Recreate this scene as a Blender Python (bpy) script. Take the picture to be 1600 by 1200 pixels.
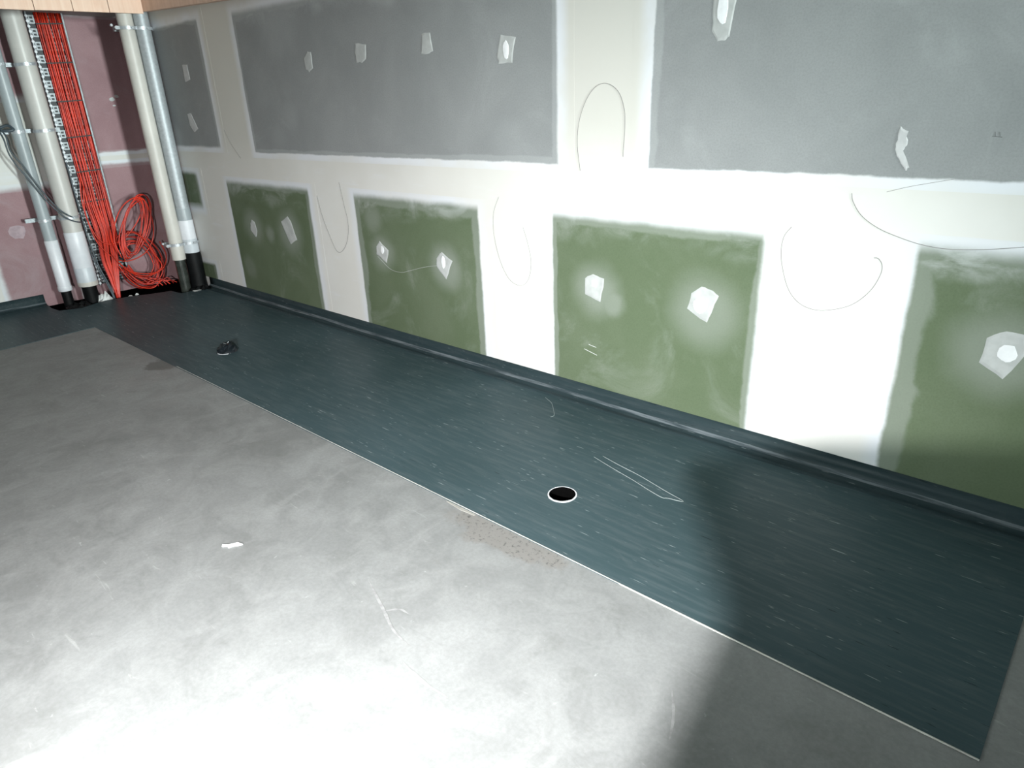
import bpy, bmesh, math, random
from mathutils import Vector, Matrix
from mathutils.geometry import tessellate_polygon
random.seed(7)
for o in list(bpy.data.objects): bpy.data.objects.remove(o)
S = bpy.context.scene
C = S.collection

# ------------------------------------------------------------------ camera
cam_d = bpy.data.cameras.new('camera'); cam = bpy.data.objects.new('camera', cam_d); C.objects.link(cam)
cam_d.sensor_width = 36.0; cam_d.lens = 1059.0 / 1600.0 * 36.0; cam_d.clip_start = 0.02
right = Vector((0.74752925, 0.66321931, -0.03660834))
down = Vector((0.23222391, -0.31258567, -0.92106582))
fwd = Vector((-0.62231188, 0.68002231, -0.38768232))
m = Matrix((right, -down, -fwd)).transposed().to_4x4()
m.translation = Vector((7.068, -2.79, 1.55))
cam.matrix_world = m
S.camera = cam

# ------------------------------------------------------------------ world, lights, exposure
S.view_settings.view_transform = 'Standard'; S.view_settings.look = 'None'
S.view_settings.gamma = 1.0; S.view_settings.use_curve_mapping = False
S.view_settings.exposure = 0.0
wd = bpy.data.worlds.new('world'); S.world = wd; wd.use_nodes = True
wd.node_tree.nodes['Background'].inputs[0].default_value = (0.80, 0.88, 1.0, 1)
wd.node_tree.nodes['Background'].inputs[1].default_value = 0.05
LAMP = Vector((6.58, -3.40, 1.25))        # small work light behind the camera
LAMP_W, BATTEN_W, FAR_W, SIDE_W = 1000.0, 1.0, 47.0, 42.0
AMB = (0.88, 1.0, 0.98)

def area(name, loc, target, sx, sy, w, col):
    d = bpy.data.lights.new(name, 'AREA'); d.shape = 'RECTANGLE'; d.size = sx; d.size_y = sy; d.energy = w; d.color = col
    o = bpy.data.objects.new(name, d); C.objects.link(o); o.location = loc
    o.rotation_euler = (Vector(target) - Vector(loc)).to_track_quat('-Z', 'Y').to_euler()
    return o

# ------------------------------------------------------------------ helpers
def mesh(name, verts, faces, mat=None, parent=None, smooth=False, loc=None):
    me = bpy.data.meshes.new(name); me.from_pydata([tuple(v) for v in verts], [], faces); me.update()
    if smooth:
        for p in me.polygons: p.use_smooth = True
    if mat: me.materials.append(mat)
    o = bpy.data.objects.new(name, me); C.objects.link(o)
    if parent: o.parent = parent
    if loc: o.location = loc
    return o
def tag(o, label=None, cat=None, group=None, kind=None):
    if label: o['label'] = label
    if cat: o['category'] = cat
    if group: o['group'] = group
    if kind: o['kind'] = kind
    return o
def empty(name, loc=(0, 0, 0)):
    o = bpy.data.objects.new(name, None); C.objects.link(o); o.location = loc; o.empty_display_size = 0.05
    return o
class MB:
    def __init__(s): s.v = []; s.f = []
    def add(s, v, f):
        n = len(s.v); s.v += [tuple(a) for a in v]; s.f += [tuple(i + n for i in q) for q in f]; return s
    def box(s, x0, x1, y0, y1, z0, z1):
        return s.add([(x0,y0,z0),(x1,y0,z0),(x1,y1,z0),(x0,y1,z0),(x0,y0,z1),(x1,y0,z1),(x1,y1,z1),(x0,y1,z1)],
                     [(0,3,2,1),(4,5,6,7),(0,1,5,4),(1,2,6,5),(2,3,7,6),(3,0,4,7)])
    def lathe(s, prof, cx=0, cy=0, n=24):          # prof: list of (r, z); ends closed where r == 0
        k = len(prof); v = []; f = []
        for i in range(n):
            a = 2 * math.pi * i / n
            for r, z in prof: v.append((cx + r * math.cos(a), cy + r * math.sin(a), z))
        for i in range(n):
            j = (i + 1) % n
            for q in range(k - 1): f.append((i*k+q, j*k+q, j*k+q+1, i*k+q+1))
        return s.add(v, f)
    def tube(s, pts, r, n=6, closed=False):
        pts = [Vector(p) for p in pts]; N = len(pts); v = []; f = []
        up = Vector((0.13, 0.37, 0.91)).normalized(); prev = None
        for i, p in enumerate(pts):
            if closed: t = (pts[(i+1) % N] - pts[i-1]).normalized()
            else: t = (pts[min(i+1, N-1)] - pts[max(i-1, 0)]).normalized()
            if prev is None:
                a = t.cross(up)
                if a.length < 1e-3: a = t.cross(Vector((1, 0, 0)))
                a.normalize()
            else:
                a = (prev - t * prev.dot(t)).normalized()
            b = t.cross(a); prev = a
            for k in range(n):
                w = 2 * math.pi * k / n; v.append(p + (a * math.cos(w) + b * math.sin(w)) * r)
        for i in range(N if closed else N - 1):
            j = (i + 1) % N
            for k in range(n): f.append((i*n+k, i*n+(k+1) % n, j*n+(k+1) % n, j*n+k))
        if not closed:
            f.append(tuple(range(n-1, -1, -1))); f.append(tuple((N-1)*n + k for k in range(n)))
        return s.add(v, f)
    def prism(s, poly, d0, d1, axis):              # poly of 2D points pushed along an axis ('x','y','z')
        def P(a, d): return {'x': (d, a[0], a[1]), 'y': (a[0], d, a[1]), 'z': (a[0], a[1], d)}[axis]
        n = len(poly); v = [P(a, d0) for a in poly] + [P(a, d1) for a in poly]
        f = [tuple(range(n-1, -1, -1)), tuple(range(n, 2*n))] + [(i, (i+1) % n, (i+1) % n + n, i + n) for i in range(n)]
        return s.add(v, f)
    def build(s, name, mat, parent=None, smooth=False, loc=None):
        o = mesh(name, s.v, s.f, mat, parent, smooth, loc)
        bm = bmesh.new(); bm.from_mesh(o.data); bmesh.ops.recalc_face_normals(bm, faces=bm.faces); bm.to_mesh(o.data); bm.free()
        return o
def spline(pts, sub=6):
    P = [Vector(p) for p in pts]; P = [P[0]*2 - P[1]] + P + [P[-1]*2 - P[-2]]; out = []
    for i in range(1, len(P) - 2):
        for k in range(sub):
            t = k / sub; a, b, c, d = P[i-1:i+3]
            out.append(0.5 * ((2*b) + (c-a)*t + (2*a-5*b+4*c-d)*t*t + (3*b-a-3*c+d)*t**3))
    out.append(P[-2]); return out
def circle(cx, cy, r, n=28, jit=0):
    return [(cx + (r + random.uniform(-jit, jit)) * math.cos(2*math.pi*i/n), cy + (r + random.uniform(-jit, jit)) * math.sin(2*math.pi*i/n)) for i in range(n)]
def slab_with_holes(name, outer, holes, z0, z1, mat, parent=None):
    loops = [[Vector((x, y, 0)) for x, y in L] for L in [outer] + holes]
    tri = tessellate_polygon(loops); flat = [p for L in loops for p in L]; n = len(flat)
    v = [(p.x, p.y, z1) for p in flat] + [(p.x, p.y, z0) for p in flat]; f = [tuple(t) for t in tri]
    f += [tuple(i + n for i in reversed(t)) for t in tri]; k = 0
    for L in loops:
        for i in range(len(L)):
            a, b = k + i, k + (i + 1) % len(L); f.append((a, b, b + n, a + n))
        k += len(L)
    mb = MB(); mb.add(v, f); return mb.build(name, mat, parent)

# ------------------------------------------------------------------ node helper
class N:
    def __init__(s, name, rough=0.6, spec=0.5):
        s.m = bpy.data.materials.new(name); s.m.use_nodes = True; s.t = s.m.node_tree
        s.b = s.t.nodes['Principled BSDF']; s.b.inputs['Roughness'].default_value = rough
        s.b.inputs['Specular IOR Level'].default_value = spec
    def node(s, kind, **kw):
        n = s.t.nodes.new(kind)
        for k, v in kw.items(): setattr(n, k, v)
        return n
    def put(s, sock, v):
        if isinstance(v, bpy.types.NodeSocket): s.t.links.new(v, sock)
        elif v is not None: sock.default_value = (*v, 1) if isinstance(v, tuple) and len(v) == 3 and sock.type == 'RGBA' else v
    def op(s, o, a, b=None, c=None, clamp=False):
        n = s.node('ShaderNodeMath', operation=o, use_clamp=clamp)
        for i, v in enumerate((a, b, c)):
            if v is not None: s.put(n.inputs[i], v)
        return n.outputs[0]
    def coord(s, which='Object'): return s.node('ShaderNodeTexCoord').outputs[which]
    def xyz(s, v):
        n = s.node('ShaderNodeSeparateXYZ'); s.put(n.inputs[0], v); return n.outputs
    def mapping(s, v, scale=(1, 1, 1), loc=(0, 0, 0), rot=(0, 0, 0)):
        n = s.node('ShaderNodeMapping'); s.put(n.inputs['Vector'], v); n.inputs['Scale'].default_value = scale
        n.inputs['Location'].default_value = loc; n.inputs['Rotation'].default_value = rot; return n.outputs[0]
    def noise(s, v, scale, detail=4, rough=0.55, dist=0.0):
        n = s.node('ShaderNodeTexNoise'); s.put(n.inputs['Vector'], v); n.inputs['Scale'].default_value = scale
        n.inputs['Detail'].default_value = detail; n.inputs['Roughness'].default_value = rough; n.inputs['Distortion'].default_value = dist
        return n.outputs['Fac']
    def ss(s, v, a, b, to0=0.0, to1=1.0):
        n = s.node('ShaderNodeMapRange', interpolation_type='SMOOTHSTEP'); s.put(n.inputs[0], v)
        n.inputs[1].default_value = a; n.inputs[2].default_value = b; n.inputs[3].default_value = to0; n.inputs[4].default_value = to1
        return n.outputs[0]
    def mix(s, fac, a, b, mode='MIX'):
        n = s.node('ShaderNodeMix', data_type='RGBA', blend_type=mode); s.put(n.inputs[0], fac); s.put(n.inputs[6], a); s.put(n.inputs[7], b)
        return n.outputs[2]
    def bump(s, h, strength=0.2, dist=0.002):
        n = s.node('ShaderNodeBump'); n.inputs['Strength'].default_value = strength; n.inputs['Distance'].default_value = dist
        s.put(n.inputs['Height'], h); s.t.links.new(n.outputs[0], s.b.inputs['Normal'])
    def color(s, v): s.put(s.b.inputs['Base Color'], v); return s
    def blob(s, X, Z, x, z, r, wob=None):           # soft disc mask, 1 in the middle
        dx = s.op('SUBTRACT', X, x); dz = s.op('SUBTRACT', Z, z)
        d = s.op('SQRT', s.op('ADD', s.op('MULTIPLY', dx, dx), s.op('MULTIPLY', dz, dz)))
        if wob is not None: d = s.op('ADD', d, wob)
        return s.ss(d, 0.25 * r, r, 1.0, 0.0)
def plain(name, col, rough=0.5, metal=0.0, spec=0.5, vary=0.12, scale=20, bump=0.0):
    n = N(name, rough, spec); n.b.inputs['Metallic'].default_value = metal
    c = n.coord(); f = n.noise(c, scale, 4)
    n.color(n.mix(n.ss(f, 0.3, 0.7), tuple(v * (1 - vary) for v in col), tuple(min(1, v * (1 + vary)) for v in col)))
    if bump: n.bump(n.noise(c, scale * 3, 3), bump, 0.002)
    return n.m

CREAM = (0.67, 0.665, 0.635); COOL = (0.70, 0.725, 0.765)
def compound_nodes(n, c):
    c = n.node('ShaderNodeNewGeometry').outputs['Position']
    up = n.ss(n.op('ADD', n.xyz(c)[2], n.op('MULTIPLY', n.noise(c, 2.0, 4), 0.5)), 1.25, 1.75)     # creamier and darker above the level joint
    a = n.noise(c, 1.3, 3); b = n.noise(n.mapping(c, (1.2, 1, 7)), 2.0, 4)
    col = n.mix(n.ss(a, 0.35, 0.7), CREAM, (0.71, 0.71, 0.69))
    col = n.mix(n.ss(b, 0.55, 0.75, 0, 0.45), col, (0.74, 0.76, 0.80))
    return n.mix(up, col, (0.60, 0.595, 0.555))
def mat_compound(name):
    n = N(name, 0.75, 0.25); c = n.coord(); n.color(compound_nodes(n, c)); n.bump(n.noise(c, 30, 4), 0.06, 0.002); return n.m
def mat_board(name, W, H, paper, paper2, seed, soft, band, halos=(), smear=None, ragged=0.012, mg=0.10, trowel=0.0):
    """bare board paper inside W x H (object x, z), compound feathering over its edges.
    soft: feather width for left, right, bottom, top; band: width of the thin skim just inside each edge"""
    n = N(name, 0.82, 0.2); c = n.coord(); X, Y, Z = n.xyz(c)
    cs = n.mapping(c, loc=(seed * 3.1, seed * 1.7, seed * 2.3))
    wob = n.op('MULTIPLY', n.op('SUBTRACT', n.noise(cs, 6, 5, 0.65), 0.5), ragged * 2.2)
    wob2 = n.op('MULTIPLY', n.op('SUBTRACT', n.noise(cs, 2.5, 5, 0.6, 0.6), 0.5), 0.16)
    d = [X, n.op('SUBTRACT', W, X), Z, n.op('SUBTRACT', H, Z)]
    paper_mask = None; skim = None; cool = None
    for k in range(4):
        if soft[k] is None: continue
        dk = n.op('ADD', d[k], wob)
        e = n.ss(dk, -soft[k] * 0.4, soft[k] * 0.6)
        paper_mask = e if paper_mask is None else n.op('MULTIPLY', paper_mask, e)
        if band[k] > 0:
            q = n.op('ADD', d[k], n.op('MULTIPLY', wob2, min(1.0, band[k] * 12)))
            sk = n.ss(q, band[k] * 0.75, band[k] * 1.15, 1.0, 0.0)
            skim = sk if skim is None else n.op('MAXIMUM', skim, sk)
        cl = n.ss(dk, -mg * 0.85, -0.01)
        cool = cl if cool is None else n.op('MULTIPLY', cool, cl)
    fine = n.noise(cs, 130, 2, 0.7); broad = n.noise(cs, 2.2, 5, 0.62, 0.4)
    pc = n.mix(n.ss(broad, 0.32, 0.72), paper, paper2)
    pc = n.mix(n.ss(fine, 0.35, 0.75, 0, 0.22), pc, tuple(v * 0.55 for v in paper))
    haze = n.ss(n.noise(cs, 1.7, 6, 0.65, 1.2), 0.52, 0.80, 0, 0.16)
    for (hx, hz, hr, hs) in halos:
        haze = n.op('MAXIMUM', haze, n.op('MULTIPLY', n.blob(X, Z, hx, hz, hr, n.op('MULTIPLY', wob2, 0.8)), hs * 0.45))
    if smear:
        for (z0, z1, st) in smear:                   # horizontal smears of compound below the top edge
            q = n.op('ADD', Z, n.op('MULTIPLY', wob2, 1.4))
            w = n.op('MULTIPLY', n.ss(q, z0, z1), n.ss(n.noise(n.mapping(cs, (1, 1, 1.6)), 3.2, 6, 0.62, 0.8), 0.38, 0.68))
            haze = n.op('MAXIMUM', haze, n.op('MULTIPLY', w, st * 0.75))
    if skim is not None: haze = n.op('MAXIMUM', haze, n.op('MULTIPLY', skim, 0.17))
    pc = n.mix(haze, pc, (0.62, 0.65, 0.66))
    cc = n.mix(n.op('MULTIPLY', cool, n.ss(n.noise(cs, 3.0, 4), 0.25, 0.6, 0.35, 1.0)), compound_nodes(n, c), COOL)
    n.color(n.mix(paper_mask, cc, pc)); n.bump(n.noise(cs, 60, 3), 0.05, 0.001)
    return n.m

# ------------------------------------------------------------------ materials
def mat_concrete():
    n = N('concrete', 0.55, 0.4); c = n.coord(); X, Y, Z = n.xyz(c)
    a = n.noise(c, 0.9, 6, 0.6, 0.8); b = n.noise(n.mapping(c, (2.2, 1.0, 1), rot=(0, 0, 0.5)), 1.8, 7, 0.62, 1.5); g = n.noise(c, 70, 3, 0.7)
    col = n.mix(n.ss(a, 0.34, 0.68), (0.220, 0.221, 0.219), (0.285, 0.287, 0.287))
    col = n.mix(n.ss(b, 0.50, 0.72, 0, 0.55), col, (0.36, 0.36, 0.358))
    col = n.mix(n.ss(n.noise(n.mapping(c, loc=(5, 2, 0)), 2.6, 6, 0.7, 1.0), 0.55, 0.72, 0, 0.35), col, (0.165, 0.168, 0.158))
    col = n.mix(n.ss(n.noise(c, 5.5, 7, 0.68, 0.9), 0.38, 0.66, 0, 0.42), col, (0.37, 0.372, 0.37))
    col = n.mix(n.ss(n.noise(n.mapping(c, (1, 2.2, 1), loc=(3, 1, 0), rot=(0, 0, -0.4)), 3.6, 7, 0.7, 1.4), 0.54, 0.70, 0, 0.30), col, (0.17, 0.175, 0.17))
    sc = n.noise(n.mapping(c, (2.0, 16, 1), loc=(2, 8, 0), rot=(0, 0, 0.75)), 2.2, 4, 0.6, 0.5)
    col = n.mix(n.ss(sc, 0.68, 0.75, 0, 0.5), col, (0.48, 0.48, 0.475))
    v = n.mapping(c, (1.0, 5.0, 1), rot=(0, 0, 0.35))
    col = n.mix(n.ss(n.noise(v, 4.0, 5, 0.6, 0.5), 0.66, 0.72, 0, 0.35), col, (0.50, 0.50, 0.49))
    col = n.mix(n.ss(g, 0.3, 0.7, 0, 0.25), col, (0.15, 0.15, 0.14))
    col = n.mix(n.ss(n.noise(n.mapping(c, loc=(4, 4, 0)), 26, 3, 0.6, 0.4), 0.70, 0.76, 0, 0.5), col, (0.52, 0.53, 0.53))
    col = n.mix(1.0, col, (0.90, 0.93, 0.937), 'MULTIPLY')
    # rough unpolished patch beside the vinyl edge and a small oily one
    wob = n.op('MULTIPLY', n.op('SUBTRACT', n.noise(c, 7, 5, 0.65), 0.5), 0.22)
    u = n.mapping(c, (0.42, 1.15, 1)); UX, UY, _ = n.xyz(u)
    patch = n.ss(n.blob(UX, UY, 5.55 * 0.42, -1.20 * 1.15, 0.19, wob), 0.25, 0.65)
    speck = n.ss(n.noise(c, 60, 3, 0.75), 0.54, 0.66)
    pcol = n.mix(speck, (0.215, 0.207, 0.195), (0.07, 0.068, 0.064))
    col = n.mix(n.op('MULTIPLY', patch, 0.8), col, pcol)
    p2 = n.ss(n.blob(X, Y, 2.47, -1.22, 0.15, wob), 0.15, 0.6)
    col = n.mix(n.op('MULTIPLY', p2, 0.7), col, (0.10, 0.10, 0.095))
    n.color(col); n.put(n.b.inputs['Roughness'], n.ss(b, 0.3, 0.7, 0.5, 0.66)); n.bump(n.noise(c, 9, 6, 0.6), 0.10, 0.004)
    return n.m
def mat_vinyl(name='vinyl', k=1.0):
    n = N(name, 0.5, 0.06); c = n.coord()
    a = n.noise(c, 1.2, 4); s1 = n.noise(n.mapping(c, (4.2, 42, 42), rot=(0, 0, 0.06)), 1.0, 4, 0.65)
    s2 = n.noise(n.mapping(c, (13, 120, 120), loc=(7, 3, 0), rot=(0, 0, -0.05)), 1.0, 2, 0.5)
    s3 = n.noise(n.mapping(c, (13, 110, 110), loc=(1, 9, 0), rot=(0, 0, 0.10)), 1.0, 2, 0.5)
    col = n.mix(n.ss(a, 0.3, 0.7), (0.047, 0.078, 0.087), (0.057, 0.092, 0.104))
    col = n.mix(n.ss(s1, 0.40, 0.75, 0, 0.6), col, (0.098, 0.128, 0.138))
    col = n.mix(n.ss(s2, 0.69, 0.76, 0, 0.8), col, (0.30, 0.35, 0.36))
    col = n.mix(n.ss(s3, 0.71, 0.77, 0, 0.8), col, (0.018, 0.03, 0.034))
    scuff = n.ss(n.noise(n.mapping(c, (1.4, 2.2, 1)), 2.4, 7, 0.72, 1.6), 0.58, 0.76, 0, 0.35)
    col = n.mix(scuff, col, (0.16, 0.185, 0.19))
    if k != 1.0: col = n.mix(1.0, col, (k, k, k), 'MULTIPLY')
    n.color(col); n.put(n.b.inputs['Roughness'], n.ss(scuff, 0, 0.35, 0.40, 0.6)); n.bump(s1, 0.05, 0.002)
    return n.m
def mat_wood(name, c0, c1):
    n = N(name, 0.6, 0.3); c = n.coord()
    g = n.noise(n.mapping(c, (14, 14, 1.6)), 1.5, 5, 0.6, 0.6)
    n.color(n.mix(n.ss(g, 0.3, 0.7), c0, c1)); n.bump(g, 0.08, 0.002); return n.m
def mat_galv():
    n = N('galvanised_steel', 0.5, 0.4); n.b.inputs['Metallic'].default_value = 0.3; c = n.coord()
    v = n.node('ShaderNodeTexVoronoi'); n.put(v.inputs['Vector'], c); v.inputs['Scale'].default_value = 60
    n.color(n.mix(n.op('MULTIPLY', v.outputs['Color'], 0.6), (0.36, 0.39, 0.41), (0.50, 0.53, 0.55))); return n.m
def mat_crease():  # highlight of the cove bend painted as a paler, broken tone
    n = N('crease_highlight', 0.5, 0.3); c = n.coord()
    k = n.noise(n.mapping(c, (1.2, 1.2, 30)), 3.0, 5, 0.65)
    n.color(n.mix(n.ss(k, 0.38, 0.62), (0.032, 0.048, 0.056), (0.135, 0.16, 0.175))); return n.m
M = dict(
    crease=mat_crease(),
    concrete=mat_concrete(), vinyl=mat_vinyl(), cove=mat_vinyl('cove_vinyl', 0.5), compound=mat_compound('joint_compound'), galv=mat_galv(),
    patch=plain('filler', (0.45, 0.47, 0.465), 0.8, vary=0.10, scale=14, spec=0.2), patch2=plain('fresh_filler', (0.80, 0.82, 0.84), 0.8, vary=0.04, scale=30, spec=0.2),
    scuff=plain('pale_scuff', (0.285, 0.29, 0.292), 0.6, vary=0.2, scale=40), pinkfill=plain('pink_smudge', (0.42, 0.33, 0.36), 0.8, spec=0.2), patchgrey=plain('thin_filler', (0.50, 0.51, 0.515), 0.8, vary=0.10, scale=14, spec=0.2),
    pencil=plain('pencil', (0.19, 0.185, 0.18), 0.6), pencil_dark=plain('ink', (0.12, 0.13, 0.13), 0.6),
    wood=mat_wood('pine', (0.80, 0.55, 0.42), (0.88, 0.66, 0.53)), wood_dark=mat_wood('aged_ply', (0.68, 0.48, 0.37), (0.78, 0.58, 0.47)),
    white=plain('white_plastic', (0.53, 0.52, 0.495), 0.4, vary=0.05, scale=6), bright=plain('bright_white_plastic', (0.72, 0.74, 0.78), 0.38, vary=0.05, scale=9),
    cream=plain('cream_plastic', (0.56, 0.54, 0.50), 0.45, vary=0.06, scale=6), grey=plain('grey_plastic', (0.33, 0.37, 0.39), 0.4, vary=0.08, scale=6),
    palegrey=plain('pale_grey_plastic', (0.55, 0.59, 0.63), 0.38, vary=0.06, scale=9),
    black=plain('black_mastic', (0.0025, 0.003, 0.0035), 0.6, spec=0.2, vary=0.4, bump=0.5), pit=plain('dark_hole', (0.003, 0.003, 0.003), 0.9, spec=0.0),
    sleeve=plain('smoky_sleeve', (0.035, 0.04, 0.035), 0.2, vary=0.3), zinc=plain('zinc_strap', (0.50, 0.53, 0.56), 0.35, metal=0.4, vary=0.12, scale=60),
    red=plain('red_cable', (0.60, 0.033, 0.012), 0.4, vary=0.22, scale=8), darkred=plain('dark_red_cable', (0.36, 0.014, 0.008), 0.42, vary=0.22, scale=8),
    navy=plain('grey_cable', (0.055, 0.075, 0.09), 0.45), tie=plain('black_tie', (0.01, 0.005, 0.005), 0.5),
    traybed=plain('tray_bed', (0.035, 0.04, 0.045), 0.5, metal=0.3), tray=plain('tray_zinc', (0.33, 0.36, 0.38), 0.4, metal=0.35, vary=0.2, scale=50),
    chip=plain('white_chip', (0.72, 0.75, 0.74), 0.6, bump=0.4), filmy=plain('clear_film', (0.34, 0.335, 0.31), 0.2),
    edge=plain('cut_vinyl_edge', (0.62, 0.62, 0.58), 0.5, vary=0.2, scale=5), thread=plain('pale_thread', (0.36, 0.42, 0.42), 0.5),
    plastic_black=plain('black_film', (0.008, 0.011, 0.014), 0.3, vary=0.3), ceil=plain('ceiling_board', (0.42, 0.42, 0.41), 0.85, spec=0.2, scale=2),
    yellow=plain('lamp_housing', (0.55, 0.40, 0.03), 0.4), lens=plain('lamp_lens', (0.8, 0.8, 0.8), 0.2), gypsum=plain('gypsum_board', (0.45, 0.44, 0.42), 0.85, spec=0.2),
)

# ------------------------------------------------------------------ room shell
RX, RY, RZ = 12.5, -6.2, 2.95
floor_holes = [circle(5.555, -0.850, 0.062, 28), circle(2.598, -0.831, 0.062, 20)]
slot = [(0.0, -1.20), (0.19, -1.215), (0.34, -1.20), (0.42, -1.05), (0.35, -0.90), (0.335, -0.80), (0.37, -0.64), (0.45, -0.47), (0.50, -0.31), (0.68, -0.29), (0.69, 0.0), (0.0, 0.0)]
fl = slab_with_holes('floor', [(-0.1, RY), (RX, RY), (RX, 0.1), (-0.1, 0.1)], floor_holes + [slot], -0.22, 0.0, M['concrete'])
tag(fl, 'pale grey polished concrete floor in the foreground', 'floor', kind='structure')
MB().box(0, 0.75, -1.3, 0, -0.24, -0.015).build('slot_bottom', M['pit'], fl)
for hx, hy in ((5.555, -0.85), (2.598, -0.831)): MB().box(hx-.1, hx+.1, hy-.1, hy+.1, -0.24, -0.221).build('hole_bottom', M['pit'], fl)

wr = MB().box(-0.12, RX, 0.0, 0.12, -0.22, RZ).build('wall_right', M['compound'])
tag(wr, 'long plasterboard wall with white taped joints over grey and green sheets', 'wall', kind='structure')
wb = MB().box(-0.12, 0.0, RY, 0.0, -0.22, RZ).build('wall_back', M['compound'])
tag(wb, 'pink fire-rated plasterboard wall behind the pipes and cable tray', 'wall', kind='structure')
tag(MB().box(-0.12, RX, RY - 0.12, RY, -0.22, RZ).build('wall_left', M['ceil']), 'plain wall opposite the taped plasterboard wall', 'wall', kind='structure')
tag(MB().box(RX, RX + 0.12, RY - 0.12, 0.12, -0.22, RZ).build('wall_front', M['ceil']), 'plain end wall facing the pipes', 'wall', kind='structure')
tag(MB().box(-0.12, RX + .12, RY - 0.12, 0.12, RZ, RZ + 0.1).build('ceiling', M['ceil']), 'flat lined ceiling above the timber bulkhead', 'ceiling', kind='structure')

# --- board faces showing between the joints, main wall
GREY, GREY2 = (0.258, 0.272, 0.276), (0.298, 0.312, 0.316)
GRN, GRN2 = (0.106, 0.142, 0.083), (0.130, 0.165, 0.106)
def board(W, H, x, z, mat, parent, back=False, mg=0.10, mg4=None, th=0.0004):
    l, r, b, t = mg4 if mg4 else (mg, mg, mg, mg)
    o = MB().box(-l, W + r, -th, 0.0, -b, H + t).build('plasterboard_panel', mat, parent)
    if back:
        o.rotation_euler = (0, 0, math.pi / 2); o.location = (0, x, z)
    else: o.location = (x, 0, z)
    return o
T = 0.095
specs = [  # x0, x1, z0, z1, paper, soft(l r b t), band, halos(x, z absolute), smear
    (0.42, 1.40, 1.268, 2.20, GREY, GREY2, (0.02, 0.02, 0.03, 0.03), (0.0, 0.04, 0.0, 0.03), [(0.62, 1.33, 0.14, 0.35)], None),
    (1.94, 4.885, 1.241, 2.19, GREY, GREY2, (0.015, 0.02, 0.012, 0.05), (0.03, 0.035, 0.03, 0.06), [(2.52, 1.50, 0.14, 0.22), (2.30, 1.36, 0.12, 0.15), (4.55, 1.35, 0.16, 0.15), (2.5, 2.12, 0.35, 0.25)], [(0.80, 0.93, 0.45)]),
    (5.402, 8.40, 1.240, 2.30, GREY, GREY2, (0.012, 0.02, 0.012, 0.05), (0.045, 0.03, 0.0, 0.0), [], None),
    (0.30, 0.86, 0.75, 1.055, GRN, GRN2, (0.05, 0.06, 0.08, 0.05), (0, 0.05, 0.04, 0), [], None),
    (0.42, 0.86, T, 0.24, GRN, GRN2, (0.05, 0.03, None, 0.03), (0, 0.05, 0, 0.02), [], None),
    (1.379, 2.59, T, 1.005, GRN, GRN2, (0.02, 0.03, None, 0.05), (0.0, 0.05, 0, 0.05), [(1.70, 0.65, 0.20, 0.38), (2.25, 0.66, 0.24, 0.42), (1.95, 0.62, 0.10, 0.35), (1.52, 0.30, 0.12, 0.22), (2.05, 0.88, 0.10, 0.3)], [(0.76, 0.88, 0.45)]),
    (3.138, 4.310, T, 0.998, GRN, GRN2, (0.02, 0.02, None, 0.05), (0.06, 0.05, 0, 0.06), [(3.39, 0.63, 0.17, 0.42), (4.0, 0.61, 0.18, 0.42), (3.32, 0.85, 0.14, 0.3)], [(0.74, 0.88, 0.55)]),
    (4.843, 5.970, T, 0.998, GRN, GRN2, (0.018, 0.03, None, 0.05), (0.035, 0.04, 0, 0.05), [(5.12, 0.64, 0.20, 0.42), (5.72, 0.62, 0.24, 0.36), (5.22, 0.58, 0.10, 0.4)], [(0.76, 0.88, 0.42)]),
    (6.528, 7.70, T, 1.012, GRN, GRN2, (0.025, 0.03, None, 0.07), (0.075, 0.04, 0, 0.07), [(6.85, 0.66, 0.22, 0.40)], [(0.78, 0.90, 0.65)]),
]
for i, (x0, x1, z0, z1, p, p2, soft, band, halos, smear) in enumerate(specs):
    mt = mat_board('board_face_%d' % i, x1 - x0, z1 - z0, p, p2, i + 1, soft, band, [(hx - x0, hz - z0, hr, hs) for hx, hz, hr, hs in halos], smear)
    g = i >= 3
    mg = (0.10, 0.10, 0.0 if soft[2] is None else (0.04 if i in (0, 1, 2) else 0.08), 0.04 if g else 0.10)
    o = board(x1 - x0, z1 - z0, x0, z0, mt, wr, mg4=mg)
    o['label'] = 'bare green board face' if g else 'bare grey board face'
# --- back wall board faces (local x runs along +y)
PK, PK2 = (0.30, 0.185, 0.20), (0.37, 0.24, 0.255)
for i, (y0, y1, z0, z1, soft) in enumerate([
    (-0.86, -0.005, 1.235, 2.34, (0.02, None, 0.02, 0.02)),
    (-0.86, -0.005, -0.05, 1.135, (0.02, None, None, 0.03)),
    (-1.46, -0.90, -0.05, 1.01, (0.05, 0.02, None, 0.06)),
    (-1.14, -0.90, 1.70, 2.34, (0.03, 0.02, 0.08, 0.02))]):
    mt = mat_board('pink_face_%d' % i, y1 - y0, z1 - z0, PK, PK2, i + 21, soft, (0, 0, 0.02, 0.03),
                   [(-0.03 - y0, 0.6, 0.12, 0.2)] if i == 1 else [], None, ragged=0.02)
    o = board(y1 - y0, z1 - z0, y0, z0, mt, wb, back=True, mg4=(0.03, 0.0 if soft[1] is None else 0.03, 0.0 if soft[2] is None else 0.03, 0.03))
    o['label'] = 'bare pink board face'

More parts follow.
